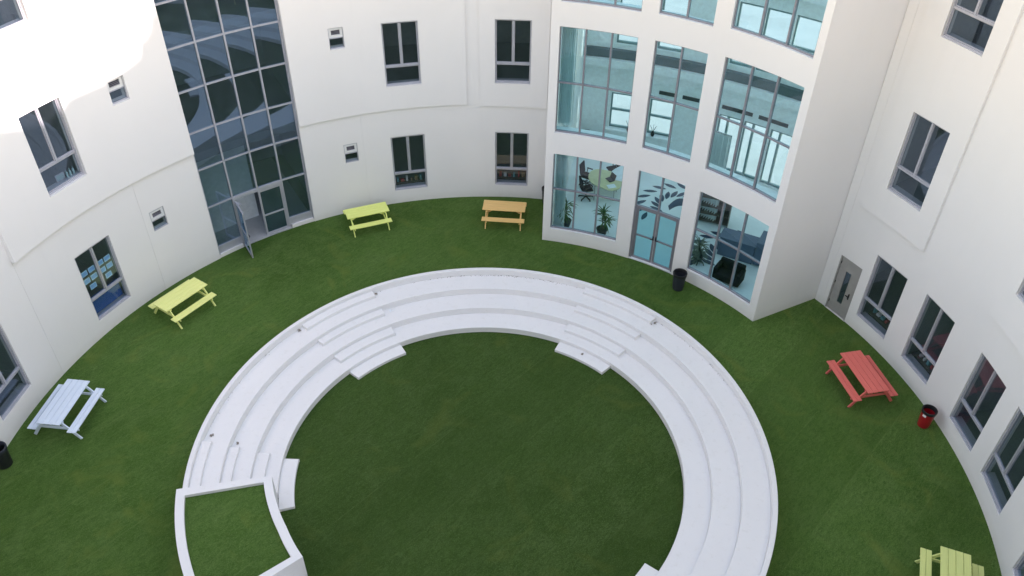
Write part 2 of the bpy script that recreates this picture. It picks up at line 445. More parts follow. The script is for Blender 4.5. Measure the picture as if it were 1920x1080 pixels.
# right wing: unseen roofline on top, heights shaped to cast the left wing's shadow edge
arc_wall(right, 'wall', RWL, RWL + WT, -70, 33.62, 0.0, 13.9, [op(q) for q in Rw_] + [(27.95, 31.68, -.001, 2.33)], M['wall'], grooves=(32.35,))
panel(right, 20.26, 31.0, 4.44, 13.7, Rw_)
panel(right, -9.5, 7.9, 4.56, 13.7, Rw_)
prof = [(-70, 22.5), (-35.5, 22.5), (-35.3, 18.5), (-33, 18.49), (-29, 18.15), (-26, 17.93), (-24.4, 18.1), (-23, 18.35), (-17, 18.22), (-14, 18.33), (-12.6, 18.4), (-12.1, 18.78), (-11.0, 18.86), (-10.4, 19.0), (-10.1, 19.32), (-9.2, 19.4), (-9.0, 19.72), (-8.5, 19.8), (-8.2, 21.5), (10, 21.5), (10.1, 18.6), (33.6, 18.4)]
mb = MB()
for (a, za), (b, zb) in zip(prof, prof[1:]):
    n = max(1, int((b - a) / 2)); 
    for k in range(n):
        p, q = a + (b - a) * k / n, a + (b - a) * (k + 1) / n; zp, zq = za + (zb - za) * k / n, za + (zb - za) * (k + 1) / n
        r0, r1 = RWL, RWL + .3
        mb.quad(P(p, r0, 13.9), P(q, r0, 13.9), P(q, r0, zq), P(p, r0, zp)); mb.quad(P(p, r1, 13.9), P(q, r1, 13.9), P(q, r1, zq), P(p, r1, zp))
        mb.quad(P(p, r0, zp), P(q, r0, zq), P(q, r1, zq), P(p, r1, zp))
for t, z in (prof[0], prof[-1]): mb.quad(P(t, RWL, 13.9), P(t, RWL + .3, 13.9), P(t, RWL + .3, z), P(t, RWL, z))
mb.build('shadow_parapet', M['wall'], right)
arc_wall(near, 'wall', RWL, RWL + WT, 196.05, 289.95, 0.0, 10.2, [(a, a + 5.5, z, z + 2.7) for a in range(204, 284, 12) for z in (.6, 5.4)], M['wall'])

# rooms: floor slabs, ceilings and back walls
def rooms(par, a, b, top, parts=()):
    for z in (.0, 4.3, 8.6, 12.9):
        if z < top:
            mb = MB(); mb.arc(RWL + WT, RWL + 5.6, a, b, z - .28 if z else -.02, z + .03, 3.0); mb.build('floor_slab', M['floor_room'], par)
    mb = MB(); mb.arc(RWL + WT, RWL + 5.9, a, b, top - .9, top - .6, 3.0); mb.build('roof', M['roof'], par)
    mb = MB(); mb.arc(RWL + 5.6, RWL + 5.9, a, b, -.02, top, 3.0); mb.build('outer_wall', M['wall'], par)
    for t in parts:
        mb = MB(); mb.arc(RWL + WT, RWL + 5.6, t - .4, t + .4, .03, top - .9, 3.0); mb.build('partition_wall', M['wall_room'], par)
    mb = MB(); mb.arc(RWL + 5.55, RWL + 5.6, a, b, .03, top - .9, 3.0); mb.build('classroom_wall', M['wall_room'], par)
rooms(left, 80.2, 196, 13.9, (81.5, 96.0, 118.6, 138.6, 148.4, 166.5))
rooms(right, -70, 33.5, 13.9, (33.0, 20.0, 9.5, -8.5, -28, -44))
rooms(near, 196.1, 289.9, 10.2, (220, 244, 268))

# ---- standard window: two tall lights over one low light
def std_window(W, H, zt):
    root = None
    f = MB(); fw, fd = .05, .09
    f.box((-W / 2 + fw / 2, 0, H / 2), (fw, fd, H)); f.box((W / 2 - fw / 2, 0, H / 2), (fw, fd, H))
    f.box((0, 0, H - fw / 2), (W - 2 * fw, fd, fw)); f.box((0, -.01, fw / 2), (W - 2 * fw, fd + .02, fw))
    root = f.build('window', M['alu'], None, local=True, smooth=False, bevel=.004)
    mb = MB(); mb.box((0, -.004, (zt + H - fw) / 2), (.055, .08, H - fw - zt - .025)); mb.build('mullion', M['alu'], root, local=True, smooth=False)
    mb = MB(); mb.box((0, -.006, zt), (W - 2 * fw, .085, .06)); mb.build('transom', M['alu'], root, local=True, smooth=False)
    # opening sash round the upper lights
    s = MB(); sw = .03
    for x0, x1, z0, z1 in ((-W / 2 + fw, -.0275, zt + .03, H - fw), (.0275, W / 2 - fw, zt + .03, H - fw), (-W / 2 + fw, W / 2 - fw, fw, zt - .03)):
        s.box((x0 + sw / 2, .008, (z0 + z1) / 2), (sw, .05, z1 - z0)); s.box((x1 - sw / 2, .008, (z0 + z1) / 2), (sw, .05, z1 - z0))
        s.box(((x0 + x1) / 2, .008, z0 + sw / 2), (x1 - x0 - 2 * sw, .05, sw)); s.box(((x0 + x1) / 2, .008, z1 - sw / 2), (x1 - x0 - 2 * sw, .05, sw))
    s.build('sash', M['alu'], root, local=True, smooth=False)
    for x0, x1, z0, z1 in ((-W / 2 + fw, -.0275, zt + .03, H - fw), (.0275, W / 2 - fw, zt + .03, H - fw), (-W / 2 + fw, W / 2 - fw, fw, zt - .03)):
        mb = MB(); y = .012; a, b, c, d = x0 + sw, x1 - sw, z0 + sw, z1 - sw
        mb.quad((a, y, c), (b, y, c), (b, y, d), (a, y, d)); mb.build('pane', M['glass_dark'], root, local=True, smooth=False, merge=False)
    mb = MB(); mb.box((0, .17, .02), (W - .04, .24, .025)); mb.build('sill', M['alu'], root, local=True, smooth=False)
    return root
def place(o, par, t, r, z):
    o.parent = par; o.rotation_euler = (0, 0, R_(t - 90)); p = P(t, r, z) - Vector(par.location)
    o.location = p
    return o
for par, lst in ((left, Lw), (right, Rw_)):
    for q in lst:
        tm = (q[0] + q[1]) / 2; upper = q[2] > 4
        W = 2 * (RWL + .1) * math.tan(R_(abs(q[0] - q[1]) / 2)) + .02; Hh = q[3] - q[2]
        place(std_window(W, Hh, Hh * .31), par, tm, RWL + (.02 if upper else .075), q[2])
for a in range(204, 284, 12):
    for z in (.6, 5.4): place(std_window(1.38, 2.7, .84), near, a + 2.75, RWL + .075, z)

def small_window(W, H):
    f = MB(); fw = .035
    f.box((-W / 2 + fw / 2, 0, H / 2), (fw, .08, H)); f.box((W / 2 - fw / 2, 0, H / 2), (fw, .08, H))
    f.box((0, 0, H - fw / 2), (W - 2 * fw, .08, fw)); f.box((0, 0, fw / 2), (W - 2 * fw, .08, fw)); f.box((0, 0, H * .5), (W - 2 * fw, .07, .04))
    root = f.build('window', M['alu'], None, local=True, smooth=False, bevel=.003)
    v = MB(); z0, z1 = H * .5 + .02, H - fw; x = W / 2 - fw; vb = .085
    v.box((-x + vb / 2, -.01, (z0 + z1) / 2), (vb, .04, z1 - z0)); v.box((x - vb / 2, -.01, (z0 + z1) / 2), (vb, .04, z1 - z0))
    v.box((0, -.01, z0 + vb / 2), (2 * x - 2 * vb, .04, vb)); v.box((0, -.01, z1 - .035), (2 * x - 2 * vb, .04, .07))
    v.build('fan_surround', M['white'], root, local=True, smooth=False)
    v = MB(); zz = z0 + vb
    v.quad((-x, .022, z0), (x, .022, z0), (x, .022, z1), (-x, .022, z1))
    v.build('fan_back', M['navy'], root, local=True, smooth=False, merge=False)
    for k in range(4):
        v = MB(); v.box((0, .004, zz + .02 + k * (z1 - .07 - zz) / 4), (2 * x - 2 * vb - .004, .012, .02), Matrix.Rotation(R_(35), 3, 'X'))
        v.build('louvre', M['alu_mauve'], root, local=True, smooth=False)
    mb = MB(); mb.quad((-x, .01, fw), (x, .01, fw), (x, .01, H * .5 - .02), (-x, .01, H * .5 - .02)); mb.build('pane', M['glass_dark'], root, local=True, smooth=False, merge=False)
    return root
for q in Ls:
    tm = (q[0] + q[1]) / 2; W = 2 * (RWL + .06) * math.tan(R_((q[0] - q[1]) / 2)) + .015
    place(small_window(W, q[3] - q[2]), left, tm, RWL + (.0 if q[2] > 4 else .05), q[2])

# ---- glazing set on a curve
def glazing(par, R, ths, zs, fm, gm, fw=.055, fd=.08, skip=(), name='window', frame_bottom=True):
    t0, t1 = min(ths), max(ths); dth = math.degrees(fw / R)
    ths = sorted(ths); zs = sorted(zs)
    f = MB()
    f.arc(R, R + fd, t0 - dth * .3, t0 + dth * .7, zs[0], zs[-1], 1); f.arc(R, R + fd, t1 - dth * .7, t1 + dth * .3, zs[0], zs[-1], 1)
    def bar(mb, a, b, z, hh, rr=0.0, d=fd):
        pa, pb = P(a, R + rr, z), P(b, R + rr, z); pc, pd = P(b, R + rr + d, z), P(a, R + rr + d, z)
        up = Vector((0, 0, hh))
        q = [pa, pb, pc, pd]; i = len(mb.v)
        mb.v += [tuple(x) for x in q] + [tuple(x + up) for x in q]
        for ff in ((3, 2, 1, 0), (4, 5, 6, 7), (0, 1, 5, 4), (1, 2, 6, 5), (2, 3, 7, 6), (3, 0, 4, 7)): mb.f.append(tuple(i + k for k in ff))
    for a, b in zip(ths, ths[1:]):
        bar(f, a, b, zs[-1] - fw, fw, .002)
        if frame_bottom and not any(s[0] == a and s[1] == zs[0] for s in skip): bar(f, a, b, zs[0], fw, .002)
    root = f.build(name, fm, par, smooth=False)
    for t in ths[1:-1]:
        lo = zs[0]
        if any(s[0] < t < s[2] for s in skip if len(s) > 2): lo = zs[1]
        mb = MB(); mb.arc(R - .012, R + fd + .01, t - dth / 2, t + dth / 2, lo, zs[-1] - .002, 1); mb.build('mullion', fm, root, smooth=False)
    for z in zs[1:-1]:
        mb = MB()
        for a, b in zip(ths, ths[1:]): bar(mb, a, b, z - fw / 2, fw, .006, fd - .012)
        mb.build('transom', fm, root, smooth=False)
    for i, (a, b) in enumerate(zip(ths, ths[1:])):
        for c, d in zip(zs, zs[1:]):
            if any(s[0] == a and s[1] == c for s in skip): continue
            mb = MB(); rr = R + fd * .45; jj = random.uniform(-.004, .004); kk = random.uniform(-.004, .004)
            mb.quad(P(a + dth * .3, rr + jj, c + .02), P(b - dth * .3, rr + kk, c + .02), P(b - dth * .3, rr - jj, d - .02), P(a + dth * .3, rr - kk, d - .02))
            mb.build('pane', gm, root, smooth=False, merge=False)
    return root

# tall glass wall of the left wing
cth = [120.62, 124.5, 128.4, 132.42, 136.55]; RC = RWL + .10
cw = glazing(left, RC, cth, [.40, 2.2, 3.78, 5.22, 6.74, 8.25, 9.72, 11.2, 13.18], M['alu'], M['glass_cw'], .06, .10,
             skip=[(124.5, .40, 132.42), (128.4, .40, 132.42)], name='glass_curtain_wall')
cw['label'] = 'full height blue glass wall of four bays'
for a, b in ((120.62, 124.4), (132.5, 136.55)):
    mb = MB(); mb.arc(RC - .01, RC + .08, a, b, .15, .41, 1.5); mb.build('base_panel', M['alu'], left, smooth=False)
mb = MB(); mb.arc(RWL - .004, RC, 136.56, CW1, .15, 13.18, 1); mb.arc(RWL - .004, RC, CW0 + .005, 120.6, .15, 13.18, 1); mb.build('side_flashing', M['alu'], left, smooth=False)
# its double door: jambs, one closed leaf, one open leaf
mb = MB(); dq = .28
mb.arc(RC - .02, RC + .12, 124.38, 124.62, 0, 2.2, 1); mb.arc(RC - .02, RC + .12, 132.30, 132.54, 0, 2.2, 1); mb.arc(RC - .015, RC + .11, 124.6, 132.32, 2.08, 2.2, 1.0)
mb.build('door_frame', M['alu'], left, smooth=False)
def glass_door(par, hinge, d, W, H, fm, gm, side=1, rail=.95, label=None, closer=True, nout=None):
    """leaf: hinge point (world, z 0), d = direction along the leaf, thickness .045"""
    d = Vector(d).normalized(); nrm = Vector((-d.y, d.x, 0)) * side; up = Vector((0, 0, 1)); mt = Matrix((d, nrm, up)).transposed()
    h = Vector(hinge)
    def bx(mb, u0, u1, z0, z1, t=.045, off=0): mb.box(h + d * (u0 + u1) / 2 + nrm * off + up * (z0 + z1) / 2, (u1 - u0, t, z1 - z0), mt)
    s = .075; f = MB(); bx(f, 0, s, .01, H); bx(f, W - s, W, .01, H); bx(f, s, W - s, H - s, H); bx(f, s, W - s, .01, .13); bx(f, s, W - s, rail - .035, rail + .035)
    root = f.build('door', fm, par, smooth=False, bevel=.003)
    if label: root['label'] = label
    for z0, z1 in ((.13, rail - .035), (rail + .035, H - s)):
        mb = MB(); bx(mb, s, W - s, z0, z1, .01); mb.build('pane', gm, root, smooth=False)
    mb = MB(); bx(mb, W - .07, W - .02, rail - .02, rail + .16, .012, -.03)
    q = h + d * (W - .045) + up * (rail + .03) - nrm * .07
    mb.box(q - d * .05, (.13, .018, .022), mt); mb.tube([q, q + nrm * .05], .011); mb.build('handle', M['black'], root, smooth=False)
    if closer:
        mb = MB(); bx(mb, .08, .34, H - .07, H - .01, .06, -.05); mb.beam(h + d * .1 + up * (H + .0) - nrm * .07, h + d * .42 + up * (H + .005) - nrm * .12, .02, .012); mb.build('door_closer', M['alu'], root, smooth=False)
    return root
pa, pb = P(124.62, RC + .03, 0), P(128.4, RC + .03, 0)
glass_door(left, pa, pb - pa, (pb - pa).length, 2.07, M['alu'], M['glass_cw'], 1, .93, 'closed leaf of the double glass door', closer=False)
hp = P(132.25, RC - .03, 0); tip = Vector((-9.73, 25.10, 0))
glass_door(left, hp, tip - hp, .93, 2.07, M['alu'], M['glass_dark'], -1, .93, 'glass door leaf standing wide open')
mb = MB(); mb.arc(RWL + .03, RWL + 5.5, CW0, CW1, -.02, .035, 2); mb.build('floor', M['screed'], left)
mb = MB(); mb.arc(RWL + 1.55, RWL + 1.65, 127.2, 134.5, .035, 3.9, 2); mb.build('lobby_wall', M['wall_in'], left)

# right wing steel door
t0, t1 = 27.95, 31.68
mb = MB(); mb.arc(RWL - .012, RWL + .1, t0 + .003, t0 + .2, 0, 2.33, 1); mb.arc(RWL - .012, RWL + .1, t1 - .2, t1 - .003, 0, 2.33, 1); mb.arc(RWL - .011, RWL + .1, t0 + .2, t1 - .2, 2.28, 2.327, 1)
mb.build('door_frame', M['door_grey'], right, smooth=False)
pa, pb = P(t0 + .22, RWL + .05, 0), P(t1 - .22, RWL + .05, 0); d = (pb - pa).normalized(); up = Vector((0, 0, 1)); nn = Vector((-d.y, d.x, 0)); mt3 = Matrix((d, nn, up)).transposed(); Wd = (pb - pa).length
def dbx(mb, u0, u1, z0, z1, t=.045, off=0): mb.box(pa + d * (u0 + u1) / 2 + nn * off + up * (z0 + z1) / 2, (u1 - u0, t, z1 - z0), mt3)
inn = 1 if (pa + nn - P(0, 0, 0)).length < (pa - P(0, 0, 0)).length else -1
mb = MB(); u0, u1 = .29, .51
dbx(mb, 0, u0, .02, 2.27); dbx(mb, u1, Wd, .02, 2.27); dbx(mb, u0, u1, .02, .5); dbx(mb, u0, u1, 1.85, 2.27)
dr = mb.build('door', M['door_grey'], right, smooth=False)
mb = MB(); dbx(mb, u0, u1, .5, 1.85, .01); mb.build('pane', M['glass_dark'], dr, smooth=False)
mb = MB()
for a, b, c, e in ((u0 - .025, u0, .475, 1.875), (u1, u1 + .025, .475, 1.875), (u0, u1, .475, .5), (u0, u1, 1.85, 1.875)): dbx(mb, a, b, c, e, .016, inn * .025)
mb.build('glazing_bead', M['door_grey'], dr, smooth=False)
mb = MB(); dbx(mb, .10, .14, .86, 1.10, .012, inn * .03); dbx(mb, .09, .24, .98, 1.005, .02, inn * .07); dbx(mb, .105, .135, .9, .95, .05, inn * .04); dbx(mb, .105, .135, 1.04, 1.09, .04, inn * .04); mb.build('handle', M['black'], dr, smooth=False)
mb = MB()
for z in (.3, 1.15, 2.0): dbx(mb, Wd - .02, Wd + .012, z, z + .1, .02, inn * .03)
mb.build('hinge', M['black'], dr, smooth=False)
mb = MB(); mb.arc(RWL - .02, RWL + .3, t0, t1, -.02, .018, 1); mb.build('threshold', M['wall'], right)

# ---- the glazed block
bl = [([65.5, 69.97, 74.3, 78.68], [.58, 2.36, 3.92]), ([36.8, 41.75, 46.25, 50.76], [.52, 2.30, 3.92])]
bm_ = [([65.5, 69.97, 74.3, 78.67], [4.78, 6.68, 8.70]), ([53.62, 58.15, 62.65], [4.80, 6.73, 8.72]), ([36.75, 41.6, 46.15, 50.7], [4.80, 6.75, 8.80])]
bu = [([65.45, 69.97, 74.3, 78.67], [9.52, 11.5, 13.4]), ([53.55, 58.15, 62.62], [9.58, 11.55, 13.4]), ([36.6, 41.6, 46.15, 50.72], [9.68, 11.6, 13.4])]
bops = [(a[0], a[-1], z[0], z[-1]) for a, z in bl + bm_ + bu] + [(53.65, 62.65, -.001, 3.92)]
BT = .26; BTOP = 13.9
arc_wall(block, 'wall', RB, RB + BT, 35.3, 80.15, 0.0, BTOP, bops, M['wall'])
for a, z in bl + bm_ + bu:
    glazing(block, RB + .09, a, z, M['alu_mauve'], M['glass_teal'], .05, .10)
gl = glazing(block, RB + .09, [53.65, 58.15, 62.65], [2.36, 3.92], M['alu_mauve'], M['glass_teal'], .05, .10)
for a, b in ((53.65, 54.1), (62.2, 62.65)):
    mb = MB(); mb.arc(RB + .06, RB + .2, a, b, 0, 2.36, 1); mb.build('door_jamb', M['alu_mauve'], block, smooth=False)
for a, b, sd_, lb in ((54.1, 58.1, 1, 'right leaf of the teal double glass door'), (62.2, 58.2, 1, 'left leaf of the teal double glass door')):
    q, r = P(a, RB + .13, 0), P(b, RB + .13, 0)
    side = -1 if a > b else 1
    dd = (r - q).normalized(); nn2 = Vector((-dd.y, dd.x, 0)) * side
    if (q - nn2 - P(0, 0, 0)).length > (q - P(0, 0, 0)).length: side = -side
    glass_door(block, q, r - q, (r - q).length, 2.33, M['alu_mauve'], M['glass_teal'], side, 1.12, lb, closer=False)
# side walls of the block
def slab(par, name, A, B, t, z0, z1, mat, nside=1):
    A = Vector(A); B = Vector(B); d = (B - A); d.z = 0; n = Vector((-d.y, d.x, 0)).normalized() * t * nside
    mb = MB(); pts = [A, B, B + n, A + n]; i = 0
    lo = [Vector((p.x, p.y, z0)) for p in pts]; hi = [Vector((p.x, p.y, z1)) for p in pts]
    mb.quad(*lo); mb.quad(*hi)
    for k in range(4): mb.quad(lo[k], lo[(k + 1) % 4], hi[(k + 1) % 4], hi[k])
    return mb.build(name, mat, par, smooth=False)
A = P(35.3, RB, 0); B = P(33.55, 14.1, 0)
slab(block, 'wall', P(35.297, RB + .002, 0), P(33.58, 14.35, 0), .24, 0.0, BTOP - .001, M['wall'], 1)
slab(block, 'inner_wall', P(34.55, 14.36, 0), P(34.1, 19.0, 0), .2, 0.0, BTOP, M['wall_in'], 1)
slab(block, 'wall', P(80.152, RB + .002, 0), P(80.152, 14.3, 0), .24, 0.0, BTOP - .001, M['wall'], -1)
slab(block, 'inner_wall', P(79.2, 14.31, 0), P(79.3, 19.0, 0), .2, 0.0, BTOP, M['wall_in'], -1)
mb = MB(); mb.arc(RB + .02, 19.0, 35.4, 80.0, -.02, .045, 2); mb.build('floor', M['atrium_floor'], block)
# back wall with its windows
bw = [(71.3, 74.7, 1.0, 2.7), (66.3, 69.5, 1.0, 2.7), (57.45, 60.4, .12, 2.7), (54.1, 57.1, .12, 2.7), (50.6, 53.6, .12, 2.7), (46.8, 49.8, .12, 2.7), (43.2, 46.2, .12, 2.7), (38, 41.2, 1.0, 2.7)]
bw2 = [(a, b, 4.95, 7.5) for a, b, c, d_ in bw] + [(a, b, 9.0, 12.0) for a, b, c, d_ in bw]
arc_wall(block, 'back_wall', 19.0, 19.3, 33.9, 80.0, 0.0, BTOP, bw + bw2, M['wall_in'])
for a, b, c, d_ in bw + bw2:
    zz = [c, (c + d_) / 2 + .02, d_] if c > 3 or c == 1.0 else [c, d_]
    glazing(block, 19.08, [a, b] if c > .5 else [a, (a + b) / 2 + .3, b], zz, M['teal_band'], M['glass_clear'], .09, .10)
mb = MB()
for a, b, c, d_ in bw:
    if c == 1.0: mb.arc(18.78, 19.0, a - .5, b + .5, .93, .99, 2)
mb.build('window_ledge', M['wall_in'], block)
for z0, z1, m_, nm, rr in ((4.02, 4.34, 'wall_in', 'cornice', 18.62), (4.36, 4.72, 'band_dark', 'bulkhead', 18.80), (8.2, 8.5, 'wall_in', 'cornice', 18.62), (8.52, 8.85, 'teal_band', 'bulkhead', 18.8)):
    mb = MB(); mb.arc(rr, 18.998, 35, 79.4, z0, z1, 2); mb.build(nm, M[m_], block)
for a, b in ((66.4, 68.5), (63.2, 65.4), (56.2, 60.2), (51.6, 55.4), (46.6, 50.6), (42, 45.6)):
    mb = MB(); mb.arc(18.97, 18.996, a, b, 2.98, 3.14, 2); mb.build('air_grille', M['slot'], block)
# spandrel beams behind the front, and an unseen glass roof added to brighten the atrium
for z0, z1 in ((3.95, 4.75), (8.75, 9.5)):
    mb = MB(); mb.arc(RB + BT + .002, RB + BT + .3, 35.5, 80.0, z0, z1, 1.5); mb.build('spandrel_beam', M['wall_in'], block)
for k in range(7):
    r0 = RB + .3 + k * 1.1
    mb = MB(); mb.arc(r0, r0 + .1, 34.2, 80, BTOP - .3, BTOP - .02, 2); mb.build('roof_beam', M['white'], block)
for t in range(38, 80, 6):
    mb = MB(); mb.arc(RB + .28, 19.0, t - .2, t + .2, BTOP - .31, BTOP - .03, 2); mb.build('roof_rib', M['white'], block)
mb = MB()
for t in range(34, 80, 2): mb.quad(P(t, RB + .28, BTOP - .01), P(t + 2, RB + .28, BTOP - .01), P(t + 2, 19.0, BTOP - .01), P(t, 19.0, BTOP - .01))
mb.build('added_skylight', M['glass_clear'], block, smooth=False)
# curved leafy print on the atrium floor
def leaf_shape(mb, c, ang, L, W, z):
    c = Vector((c[0], c[1], z)); u = Vector((math.cos(ang), math.sin(ang), 0)); v = Vector((-u.y, u.x, 0)); pts = []
    for k in range(9): t = k / 8; pts.append(c + u * L * (t - .5) + v * W * .5 * math.sin(math.pi * t) ** .8)
    for k in range(7, 0, -1): t = k / 8; pts.append(c + u * L * (t - .5) - v * W * .5 * math.sin(math.pi * t) ** .8)
    mb.quad(*pts)
def frond(name, c, rad, a0, a1, n, L, W, both=True):
    mb = MB()
    for k in range(n):
        a = a0 + (a1 - a0) * k / (n - 1); 
        p = (c[0] + rad * math.cos(a), c[1] + rad * math.sin(a))
        for sgn in ((1, -1) if both else (1,)):
            q = (p[0] + sgn * math.cos(a) * L * .52, p[1] + sgn * math.sin(a) * L * .52)
            leaf_shape(mb, q, a + sgn * .75, L, W, .049)
    mb.build(name, M['decal'], block, smooth=False, merge=False)
frond('floor_print', (6.9, 28.9), 1.35, 1.1, 3.5, 9, .62, .20)
frond('floor_print', (8.6, 25.4), 1.5, 1.3, 3.2, 8, .62, .22)
mb = MB()
for k in range(14):
    t0_ = k / 14; t1_ = (k + 1) / 14
    f_ = lambda t: (Vector((6.4 + 1.9 * t, 28.9 + .45 * math.sin(t * 5.2), .049)), .16 + .14 * math.sin(t * math.pi))
    (p0, w0), (p1, w1) = f_(t0_), f_(t1_)
    mb.quad(p0 - Vector((0, w0, 0)), p1 - Vector((0, w1, 0)), p1 + Vector((0, w1, 0)), p0 + Vector((0, w0, 0)))
mb.build('floor_print', M['decal'], block, smooth=False)

# ------------------------------------------------------------------ stepped seating ring
ring = thing('stepped_seating_ring', 'white stepped concrete seating ring round the inner circle of lawn', 'seating', P(90, 7, 0))
PL0, PL1 = -168.6, -140.25     # planter
A0, A1 = -140.25, 191.4
# inner face / treads: one solid per tier so that each riser is real
def tier(r0, r1, z, a0=A0, a1=A1, nm='tier', step=2.0, bev=.012):
    mb = MB(); mb.arc(r0, r1, a0, a1, 0.0, z, step); return mb.build(nm, M['ring'], ring, bevel=bev)
tier(RI, T1 + .001, H1); tier(T1, T2 + .001, 2 * H1); tier(T2, T3 + .001, 3 * H1); tier(T3, RO, 4 * H1, nm='rim')
STAIRS = [(120.4, 140.1), (45.6, 65.3), (178.6, 191.2), (-56, -35.3), (-120, -100)]
for a, b in STAIRS:
    tier(T3 - .285, T3 - .002, 3.5 * H1, a, b, 'step'); tier(T2 - .285, T2 - .002, 2.5 * H1, a, b, 'step'); tier(T1 - .36, T1 - .002, 1.5 * H1, a, b, 'step')
    if a > 170: b = 196.2
    tier(RI - .43, RI - .002, .5 * H1, a, b, 'step')

pl = thing('raised_planter', 'square white planter box filled with turf, cutting into the left of the seating ring', 'planter', P(-154, 7, 0))
ZP = 1.02
def rin(t):  # inner face
    k = (t - PL0) / (PL1 - PL0); return 5.82 + (5.68 - 5.82) * min(1, k * 1.6)
def sector(mb, f0, f1, t0, t1, z0, z1, n=16):
    ts = [t0 + (t1 - t0) * k / n for k in range(n + 1)]
    for a, b in zip(ts, ts[1:]):
        mb.quad(P(a, f0(a), z0), P(b, f0(b), z0), P(b, f0(b), z1), P(a, f0(a), z1)); mb.quad(P(a, f1(a), z0), P(b, f1(b), z0), P(b, f1(b), z1), P(a, f1(a), z1))
        mb.quad(P(a, f0(a), z1), P(b, f0(b), z1), P(b, f1(b), z1), P(a, f1(a), z1))
    for t in (t0, t1): mb.quad(P(t, f0(t), z0), P(t, f1(t), z0), P(t, f1(t), z1), P(t, f0(t), z1))
ro_ = lambda t: 8.32
for f0, f1, a, b in ((rin, lambda t: rin(t) + .23, PL0, PL1), (lambda t: 8.09, ro_, PL0, PL1)):
    mb = MB(); sector(mb, f0, f1, a, b, 0, ZP); mb.build('planter_wall', M['ring'], pl)
mb = MB(); sector(mb, lambda t: rin(t) + .229, lambda t: 8.091, PL0 , PL0 + 1.75, 0, ZP - .0005, 1); mb.build('planter_wall', M['ring'], pl)
mb = MB(); sector(mb, lambda t: rin(t) + .229, lambda t: 8.091, PL1 - 1.75, PL1, 0, ZP - .0005, 1); mb.build('planter_wall', M['ring'], pl)
mb = MB(); n = 16
for k in range(n):
    a, b = PL0 + 1.7 + (PL1 - PL0 - 3.4) * k / n, PL0 + 1.7 + (PL1 - PL0 - 3.4) * (k + 1) / n
    mb.quad(P(a, rin(a) + .21, .92), P(b, rin(b) + .21, .92), P(b, 8.1, .92), P(a, 8.1, .92))
mb.build('turf_bed', M['turf'], pl, smooth=False)

# ------------------------------------------------------------------ picnic tables
def picnic_table(mat, label, loc, ang, scale=1.0, src=None, group='picnic tables on the lawn'):
    if src is None:
        t = thing('picnic_table', label, 'picnic table', (loc[0], loc[1], 0), R_(ang), group, scale)
        L = 1.80
        def piece(name, mb): return mb.build(name, mat, t, local=True, smooth=False, bevel=.006)
        for k in range(4):
            mb = MB(); mb.box((random.uniform(-.004, .004), (k - 1.5) * .182, .73), (L, .172, .038)); piece('tabletop_plank', mb)
        for s in (-1, 1):
            for j in (0, 1):
                mb = MB(); mb.box((0, s * (.545 + j * .142), .44), (L, .132, .038)); piece('bench_plank', mb)
        for x in (-.74, .74):
            sx = -1 if x < 0 else 1
            for s in (-1, 1):
                mb = MB(); mb.beam((x, s * .735, .012), (x, s * .245, .708), .04, .095, Vector((0, s, .6))); piece('leg', mb)
            mb = MB(); mb.box((x - sx * .042, 0, .375), (.04, 1.48, .09)); piece('crossbeam', mb)
            mb = MB(); mb.box((x - sx * .042, 0, .668), (.04, .68, .085)); piece('top_batten', mb)
            mb = MB(); mb.beam((x - sx * .085, 0, .40), (x - sx * .52, 0, .70), .07, .038); piece('brace', mb)
    else:
        t = copy_tree(src); t.location = (loc[0], loc[1], 0); t.rotation_euler = (0, 0, R_(ang)); t.scale = (scale,) * 3; t['label'] = label
        for ch in t.children:
            ch.data = ch.data.copy(); ch.data.materials[0] = mat
    return t
tb = picnic_table(M['p_blue'], 'pale blue picnic table by the left wall', (-13.44, 17.22), 83.8)
picnic_table(M['p_yel2'], 'lemon yellow picnic table on the left, below the window with blue papers', (-11.48, 22.26), 56.3, .98, tb)
picnic_table(M['p_yel'], 'lime yellow picnic table just right of the open glass door', (-5.77, 27.52), 21.8, .93, tb)
picnic_table(M['p_or'], 'orange picnic table at the back beside the glazed block', (-.35, 27.95), -4.6, .94, tb)
picnic_table(M['p_red'], 'coral red picnic table near the red bin', (11.19, 18.97), 101.7, 1.0, tb)
picnic_table(M['p_yg'], 'olive lime picnic table cut off at the bottom right corner', (11.23, 11.66), 69.0, 1.02, tb)

# ------------------------------------------------------------------ bins
def bin_(label, x, y, r, h, mb_, mr, sticker=False):
    t = thing('litter_bin', label, 'bin', (x, y, 0), 0, 'litter bins round the courtyard')
    m1 = MB(); m1.lathe([(0, .012), (r * .78, .012), (r * .8, .03), (r * .97, h - .08), (r * .95, h - .08), (r * .77, .05), (0, .05)], 32); m1.build('body', mb_, t, local=True)
    m2 = MB(); m2.lathe([(r * .955, h - .1), (r * 1.03, h - .1), (r * 1.06, h - .02), (r * 1.04, h), (r * .93, h), (r * .86, h - .04), (r * .84, h - .14), (r * .88, h - .14), (r * .93, h - .1)], 32); m2.build('rim', mr, t, local=True)
    m3 = MB(); m3.lathe([(0, h * .45), (r * .5, h * .5), (r * .84, h * .47)], 20); m3.build('bin_liner', M['black'], t, local=True)
    if sticker:
        m4 = MB(); a = R_(215); R = Matrix.Rotation(a, 3, 'Z') @ Matrix.Rotation(R_(-8), 3, 'Y')
        m4.box(Vector((math.cos(a) * (r * .945 + .006), math.sin(a) * (r * .945 + .006), h - .155)), (.006, .11, .07), R); m4.build('sticker', M['white_label'], t, local=True, smooth=False)
    return t
bin_('red litter bin with black rim against the right wall', 12.72, 17.42, .215, .70, M['red_bin'], M['black'], True)
bin_('dark navy litter bin between the double glass doors and the right ground floor window', 6.06, 23.82, .245, .74, M['navy'], M['black'])
